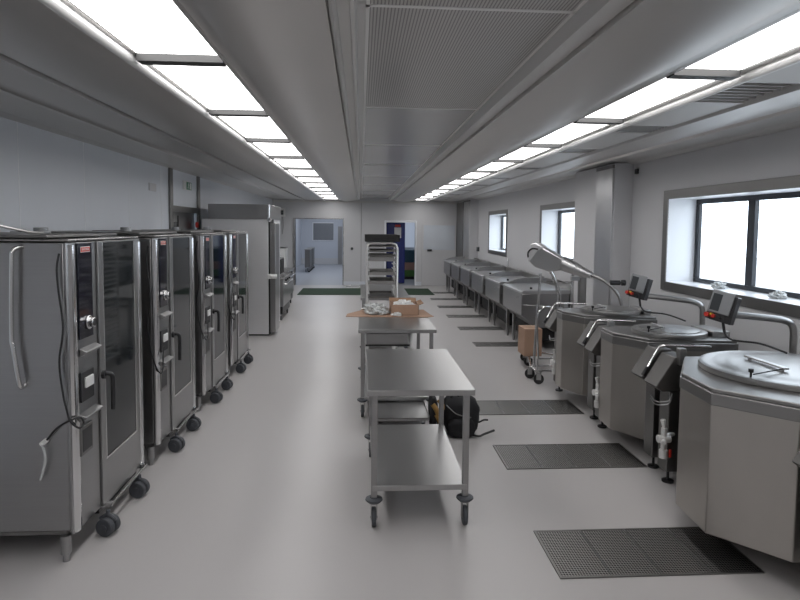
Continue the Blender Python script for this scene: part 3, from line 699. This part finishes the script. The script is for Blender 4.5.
# ------------------------------------------------------------------ things in the back rooms
t = thing('blue_cabinet', 'tall deep blue cabinet standing inside the right back doorway', 'cabinet', (1.12, 19.7, 0))
MB().box(.83, 1.43, 19.45, 20.0, .03, 2.0).build('body', M['blue'], t, bev=.03, seg=3)
MB().box(1.08, 1.30, 19.43, 19.45, 1.50, 1.84).build('window_label', M['wall_r'], t)
MB().box(1.10, 1.28, 19.425, 19.43, 1.86, 1.93).build('red_mark', M['red'], t)
tag(MB().box(1.45, 2.3, 22.36, 22.40, 1.1, 2.1).build('picture_window', M['light'], None), 'bright curtained window far inside the right back doorway', 'window')
M['dim'] = mat('dim_window_blind', (.5, .55, .6), .6, emit=(.7, .8, 1.), estr=.35)
bpy.data.objects['picture_window'].data.materials[0] = M['dim']
tag(MB().box(1.42, 2.3, 21.2, 21.9, .60, 1.05).build('teal_crate', M['teal'], None, bev=.02), 'teal crate stacked highest inside the right doorway', 'crate')
tag(MB().box(1.42, 2.2, 21.2, 21.9, .33, .60).build('peach_carton', M['peach'], None, bev=.02), 'peach carton under the teal crate in the right doorway', 'box')
tag(MB().box(1.42, 2.25, 21.2, 21.9, .10, .33).build('green_crate', M['green'], None, bev=.02), 'green crate under the peach carton in the right doorway', 'crate')
tag(MB().box(1.42, 2.25, 21.2, 21.9, .0, .10).build('dark_crate', M['gasket'], None, bev=.01), 'dark crate at the foot of the stack in the right doorway', 'crate')
w = MB(); w.box(-2.36, -1.33, RB-.03, RB, 1.14, 2.04)
wn = struct('window_4', w, M['reveal'])
w = MB()
for k in range(22): w.box(-2.31+.0445*k, -2.275+.0445*k, RB-.045, RB-.03, 1.18, 2.0)
w.build('blind', mat('grey_blind', (.16, .17, .19), .5), wn)
w = MB(); w.box(-1.12, -.92, RB-.05, RB, .0, 1.85); dr = struct('door_2', w, M['steel'])
def cart(x, y):
    pass
for i, y in enumerate((24.7, 26.1)):
    t = thing('steel_cart', ['near', 'far'][i] + ' low steel cabinet on castors, left inside the back room', 'cabinet', (-2.14, y, 0), 'steel carts in the back room')
    MB().box(-2.24, -2.04, y-.5, y+.5, .20, .90).build('body', M['steel_dark'], t, bev=.008)
    MB().box(-2.26, -2.02, y-.52, y+.52, .90, .93).build('top', M['steel_lid'], t)
    for dy in (-.4, .4):
        castor(t, -2.08, y+dy, .06, m=M['rubber_black'], h=.20, turn=1.3); castor(t, -2.2, y+dy, .06, m=M['rubber_black'], h=.20)

# floor mats
tag(MB().box(-1.71, .45, 16.25, 17.95, 0, .012).build('door_mat', M['mat_green'], None), 'dark green mat on the floor before the left back doorway', 'mat')
tag(MB().box(.62, 2.03, 16.3, 17.95, 0, .012).build('door_mat', M['mat_green'], None), 'dark green mat on the floor before the right back doorway', 'mat')
p = MB(); p.box(-.45, -.05, 18.3, 18.55, 0, .02); p.box(-.30, .15, 18.45, 18.7, .02, .05)
tag(p.build('plastic_sheet', M['plastic_bag'], None), 'flat plastic sheet lying by the back wall behind the green mat', 'sheet')

# ------------------------------------------------------------------ work tables
def worktable(x0, x1, y0, y1, label, shelf=.2, drawer=False, top=.87):
    t = thing('work_table', label, 'table', ((x0+x1)/2, (y0+y1)/2, 0), 'steel work tables down the middle')
    tp = MB(); tp.box(x0, x1, y0, y1, top-.004, top); tp.box(x0, x1, y0, y0+.004, top-.036, top-.004); tp.box(x0, x1, y1-.004, y1, top-.036, top-.004)
    tp.box(x0, x0+.004, y0, y1, top-.036, top-.004); tp.box(x1-.004, x1, y0, y1, top-.036, top-.004)
    tp.build('tabletop', M['steel_table'], t, bev=.0015)
    e = .045
    for lx in (x0+e, x1-e):
        for ly in (y0+.05, y1-.06):
            l = MB().box(lx-.019, lx+.019, ly-.019, ly+.019, .185, top-.004).build('leg', M['steel'], t, bev=.004)
            MB().lathe((lx, ly, .160), [(0, 0), (.045, 0), (.054, .010), (.052, .018), (.026, .024), (.024, .03), (0, .03)], 24).build('bumper_disc', M['rubber'], l)
            castor(t, lx, ly, .060, .028, h=.162)
    sh = MB(); a, b = x0+e-.01, x1-e+.01; c, d_ = y0+.03, y1-.06
    sh.box(a, b, c, d_, shelf-.004, shelf); sh.box(a, b, c, c+.003, shelf-.035, shelf-.004); sh.box(a, b, d_-.003, d_, shelf-.035, shelf-.004)
    sh.box(a, a+.003, c, d_, shelf-.035, shelf-.004); sh.box(b-.003, b, c, d_, shelf-.035, shelf-.004)
    sh.build('lower_shelf', M['steel_table'], t, bev=.001)
    if drawer:
        dm = MB().box(x0+.08, x0+.48, y0+.03, y0+.62, top-.16, top-.045).build('drawer', M['steel'], t, bev=.004)
        MB().box(x0+.07, x0+.50, y0+.02, y0+.03, top-.165, top-.150).build('drawer_rail', M['gasket'], dm)
        MB().box(x0+.51, x0+.53, y0+.06, y0+.40, top-.26, top-.045).build('drawer_bracket', M['white'], t)
    return t
worktable(.045, .704, 3.575, 4.81, 'bare steel work table nearest the camera, with bright lower shelf', shelf=.265)
worktable(-.02, .738, 5.73, 7.15, 'steel work table with drawer, under the cardboard sheet and crumpled plastic', drawer=True)
worktable(.0, .70, 8.32, 10.25, 'steel work table standing just behind the tall tray rack')
t = thing('low_dolly', 'low flat steel dolly on the floor between first and second table', 'dolly', (.36, 5.45, 0))
dm = MB(); dm.box(.10, .625, 5.26, 5.92, .146, .15); dm.box(.10, .625, 5.26, 5.264, .125, .15); dm.box(.10, .104, 5.26, 5.92, .125, .165); dm.box(.621, .625, 5.26, 5.92, .125, .165)
dm.build('platform', M['steel_table'], t)
for x in (.15, .575):
    for y in (5.34, 5.74): castor(t, x, y, .04, .024, h=.146)

# tray rack
t = thing('tray_rack', 'tall chrome tray rack with dark top, between second and third table', 'rack', (.30, 7.7, 0))
x0, x1, y0, y1, zt = .075, .448, 7.38, 8.05, 1.66
f = MB()
for y in (y0, y1):
    f.tube([(x0, y, .13), (x0, y, zt-.06), (x0+.02, y, zt-.015), (x0+.06, y, zt), (x1-.06, y, zt), (x1-.02, y, zt-.015), (x1, y, zt-.06), (x1, y, .13)], .014, 10, False)
f.tube([(x0, y0, .16), (x0, y1, .16)], .012, 8, False); f.tube([(x1, y0, .16), (x1, y1, .16)], .012, 8, False)
f.tube([(x0, y0, .16), (x1, y0, .16)], .012, 8, False); f.tube([(x0, y1, .16), (x1, y1, .16)], .012, 8, False)
f.build('frame', M['rack'], t)
for k in range(24):
    z = .28 + k*.0575
    for x, s_ in ((x0, 1), (x1, -1)):
        g = MB(); g.box(min(x, x+s_*.035), max(x, x+s_*.035), y0, y1, z, z+.003); g.box(x-.002 if s_ > 0 else x-.001, x+.001 if s_ > 0 else x+.002, y0, y1, z, z+.02); g.build('tray_runner', M['rack'], t)
MB().box(x0-.025, x1+.03, y0-.03, y1+.03, zt+.015, zt+.10).build('top_cover', M['rubber_black'], t, bev=.004)
for x in (x0, x1):
    for y in (y0, y1): castor(t, x, y, .05, m=M['rubber_black'], h=.14)
TL = [(1.6025, .018, 'topmost thin'), (1.545, .022, 'second highest thin'), (1.4875, .018, 'third highest thin'), (1.43, .05, 'deep upper'), (1.2575, .04, 'shallow middle'), (1.1425, .045, 'shallow lower'), (.97, .03, 'lowest')]
for z, h, nm in TL:
    k = round((z-.28)/.0575); zz = .28 + k*.0575 + .003
    m_ = MB(); a, b, c, d_ = x0+.014, x1-.014, y0+.02, y1-.04
    m_.box(a, b, c, d_, zz, zz+.003); m_.box(a+.02, b-.02, c, c+.003, zz+.003, zz+h); m_.box(a+.02, b-.02, d_-.003, d_, zz+.003, zz+h)
    m_.box(a+.02, a+.023, c+.003, d_-.003, zz+.003, zz+h); m_.box(b-.023, b-.02, c+.003, d_-.003, zz+.003, zz+h)
    tag(m_.build('tray', M['steel_lid'] if h > .03 else M['steel_dark'], None, bev=.001), nm + ' steel tray resting in the tall tray rack', 'tray', 'trays in the tall rack')

# cardboard, box, plastic
cs = MB(); cs.prism([(-.16, 6.54), (.74, 6.50), (.81, 6.56), (.79, 6.66), (.75, 7.09), (.04, 7.10), (-.15, 6.74)], .871, .877, 'z')
tag(cs.build('cardboard_sheet', M['card'], None), 'flat brown cardboard sheet overhanging both sides of the second table', 'cardboard')
t = thing('carton', 'open brown carton with white padding on the cardboard sheet', 'box', (.50, 6.76, .878))
c = MB(); a, b, c0, c1, z0, z1 = .335, .650, 6.62, 6.96, .878, .995
c.box(a, b, c0, c1, z0, z0+.005); c.box(a, b, c0, c0+.006, z0, z1); c.box(a, b, c1-.006, c1, z0, z1); c.box(a, a+.006, c0, c1, z0, z1); c.box(b-.006, b, c0, c1, z0, z1)
c.build('walls', M['card'], t)
fl = MB(); fl.prism([(b, z1), (b+.05, z1+.02), (b+.052, z1+.015), (b, z1-.006)], c0, c1, 'y'); fl.prism([(c1, z1), (c1+.08, z1+.03), (c1+.08, z1+.024), (c1, z1-.006)], a, b, 'x')
fl.build('flap', M['card_d'], t)
def crumple(cx, cy, cz, rx, ry, rz, seed, amp=.35):
    rr = random.Random(seed); bm = bmesh.new(); bmesh.ops.create_icosphere(bm, subdivisions=4, radius=1)
    from mathutils import noise
    for v in bm.verts:
        d_ = v.co.normalized(); k = 1 + amp*noise.noise(d_*2.3 + Vector((seed, 0, 0))) + .28*noise.noise(d_*5.5 + Vector((0, seed, 0))) + .12*noise.noise(d_*13)
        p = d_*k
        v.co = Vector((cx + p.x*rx, cy + p.y*ry, max(cz, cz + rz*.72 + p.z*rz)))
    mb = MB(); mb.bm.free(); mb.bm = bm; return mb
pw = crumple(.49, 6.79, .885, .12, .13, .080, 3)
pw.build('padding', M['white'], t, ang=25)
tag(crumple(.165, 6.90, .878, .13, .12, .050, 5, .6).build('crumpled_plastic', M['plastic_bag'], None, ang=18), 'crumpled clear plastic wrap heaped left of the carton', 'plastic wrap')
tag(crumple(.20, 6.67, .878, .11, .05, .040, 9, .6).build('crumpled_plastic', M['plastic_bag'], None, ang=18), 'small crumpled plastic in front, between carton and sheet edge', 'plastic wrap')
tag(crumple(.40, 6.565, .878, .05, .030, .022, 11, .5).build('paper_scrap', M['white'], None, ang=18), 'small white paper scrap before the carton', 'paper')
tag(crumple(3.43, 5.52, 1.301, .06, .05, .032, 21, .6).build('plastic_scrap', M['plastic_bag'], None, ang=18), 'crumpled clear plastic on the near window sill, left of the mullion', 'plastic wrap')
tag(crumple(3.44, 4.72, 1.301, .05, .06, .035, 27, .6).build('plastic_scrap', M['plastic_bag'], None, ang=18), 'crumpled clear plastic on the near window sill, right of the mullion', 'plastic wrap')

# backpack
t = thing('backpack', 'black backpack on the floor beside the low dolly, straps trailing', 'bag', (.85, 5.3, 0))
def blob(cx, cy, z0, rx, ry, rz, p=3.2, seed=1):
    bm = bmesh.new(); bmesh.ops.create_icosphere(bm, subdivisions=4, radius=1)
    from mathutils import noise
    for v in bm.verts:
        d_ = v.co.normalized(); s_ = (abs(d_.x)**p + abs(d_.y)**p + abs(d_.z)**p) ** (-1/p)
        q = d_*s_*(1+.07*noise.noise(d_*3+Vector((seed, 0, 0))))
        v.co = Vector((cx+q.x*rx, cy+q.y*ry, max(z0, z0+rz+q.z*rz)))
    mb = MB(); mb.bm.free(); mb.bm = bm; return mb
blob(.915, 5.34, 0, .165, .17, .165, seed=4).build('bag_body', M['fabric'], t)
blob(.90, 5.17, 0, .12, .05, .085, seed=7).build('front_pocket', M['fabric'], t)
MB().tube([(.98, 5.20, .02), (1.05, 5.14, .02), (1.10, 5.15, .035), (1.20, 5.20, .05)], .010, 8).build('strap', M['rubber_black'], t)
MB().tube([(1.02, 5.3, .12), (1.07, 5.28, .10), (1.12, 5.28, .12), (1.16, 5.28, .12)], .008, 8).build('strap', M['rubber_black'], t)
MB().tube([(.82, 5.3, .32), (.86, 5.3, .37), (.90, 5.3, .32)], .010, 8).build('grab_handle', M['rubber_black'], t)
MB().tube([(.76, 5.15, .30), (.85, 5.145, .22), (.98, 5.15, .185)], .005, 6).build('zip', M['steel_dark'], t)
t = thing('tool_bag', 'tan and black tool bag squeezed between dolly and backpack', 'bag', (.69, 5.30, 0))
blob(.672, 5.38, 0, .034, .16, .16, seed=11).build('bag_body', M['fabric'], t)
for (p_, q_) in [((.645, 5.21, .29), (.70, 5.20, .18)), ((.68, 5.20, .20), (.72, 5.19, .08)), ((.70, 5.21, .33), (.73, 5.20, .25))]:
    MB().tube([p_, ((p_[0]+q_[0])/2+.01, p_[1]-.02, (p_[2]+q_[2])/2), q_], .022, 10).build('leather_strap', M['tan'], t)
MB().box(.70, .74, 5.165, 5.19, .22, .25).build('buckle', M['white'], t, bev=.003)

# ------------------------------------------------------------------ light and camera
wd = bpy.data.worlds.new('world'); SC.world = wd; wd.use_nodes = True
N = wd.node_tree.nodes; L = wd.node_tree.links
bg = N['Background']; bg.inputs[0].default_value = (.80, .90, 1., 1); bg.inputs[1].default_value = 4.6
def area(name, loc, rot, sx, sy, e, col=(1, 1, 1)):
    l = bpy.data.lights.new(name, 'AREA'); l.shape = 'RECTANGLE'; l.size = sx; l.size_y = sy; l.energy = e; l.color = col
    o = bpy.data.objects.new(name, l); COL.objects.link(o); o.location = loc; o.rotation_euler = rot
    return o
area('back_room_fill', (-1.5, 24.5, 2.85), (0, 0, 0), 1.2, 8, 85, (.90, .94, 1.))  # unseen fill light, added to brighten the room behind the left doorway
area('side_room_fill', (1.9, 20.6, 2.85), (0, 0, 0), 1.2, 1.2, 14, (.85, .92, 1.))  # added fill, no visible fitting; lifts the room past the right doorway

cam = bpy.data.cameras.new('camera'); co = bpy.data.objects.new('camera', cam); COL.objects.link(co)
yaw, pitch, roll = 0.06542255, 0.06508799, .010
Fw = Vector((math.sin(yaw)*math.cos(pitch), math.cos(yaw)*math.cos(pitch), -math.sin(pitch)))
Rt = Vector((math.cos(yaw), -math.sin(yaw), 0)); Dn = Fw.cross(Rt)
r = math.cos(roll)*Rt - math.sin(roll)*Dn; dn = math.sin(roll)*Rt + math.cos(roll)*Dn; up = -dn
co.matrix_world = Matrix(((r.x, up.x, -Fw.x, 0), (r.y, up.y, -Fw.y, 0), (r.z, up.z, -Fw.z, 1.86), (0, 0, 0, 1)))
cam.sensor_width = 36; cam.sensor_fit = 'HORIZONTAL'; cam.lens = 600/800*36
cam.shift_y = -(300-266)/800
cam.clip_start = .05; cam.clip_end = 200
SC.camera = co
SC.view_settings.view_transform = 'Standard'; SC.view_settings.look = 'None'; SC.view_settings.gamma = 1; SC.view_settings.use_curve_mapping = False
SC.view_settings.exposure = -.22
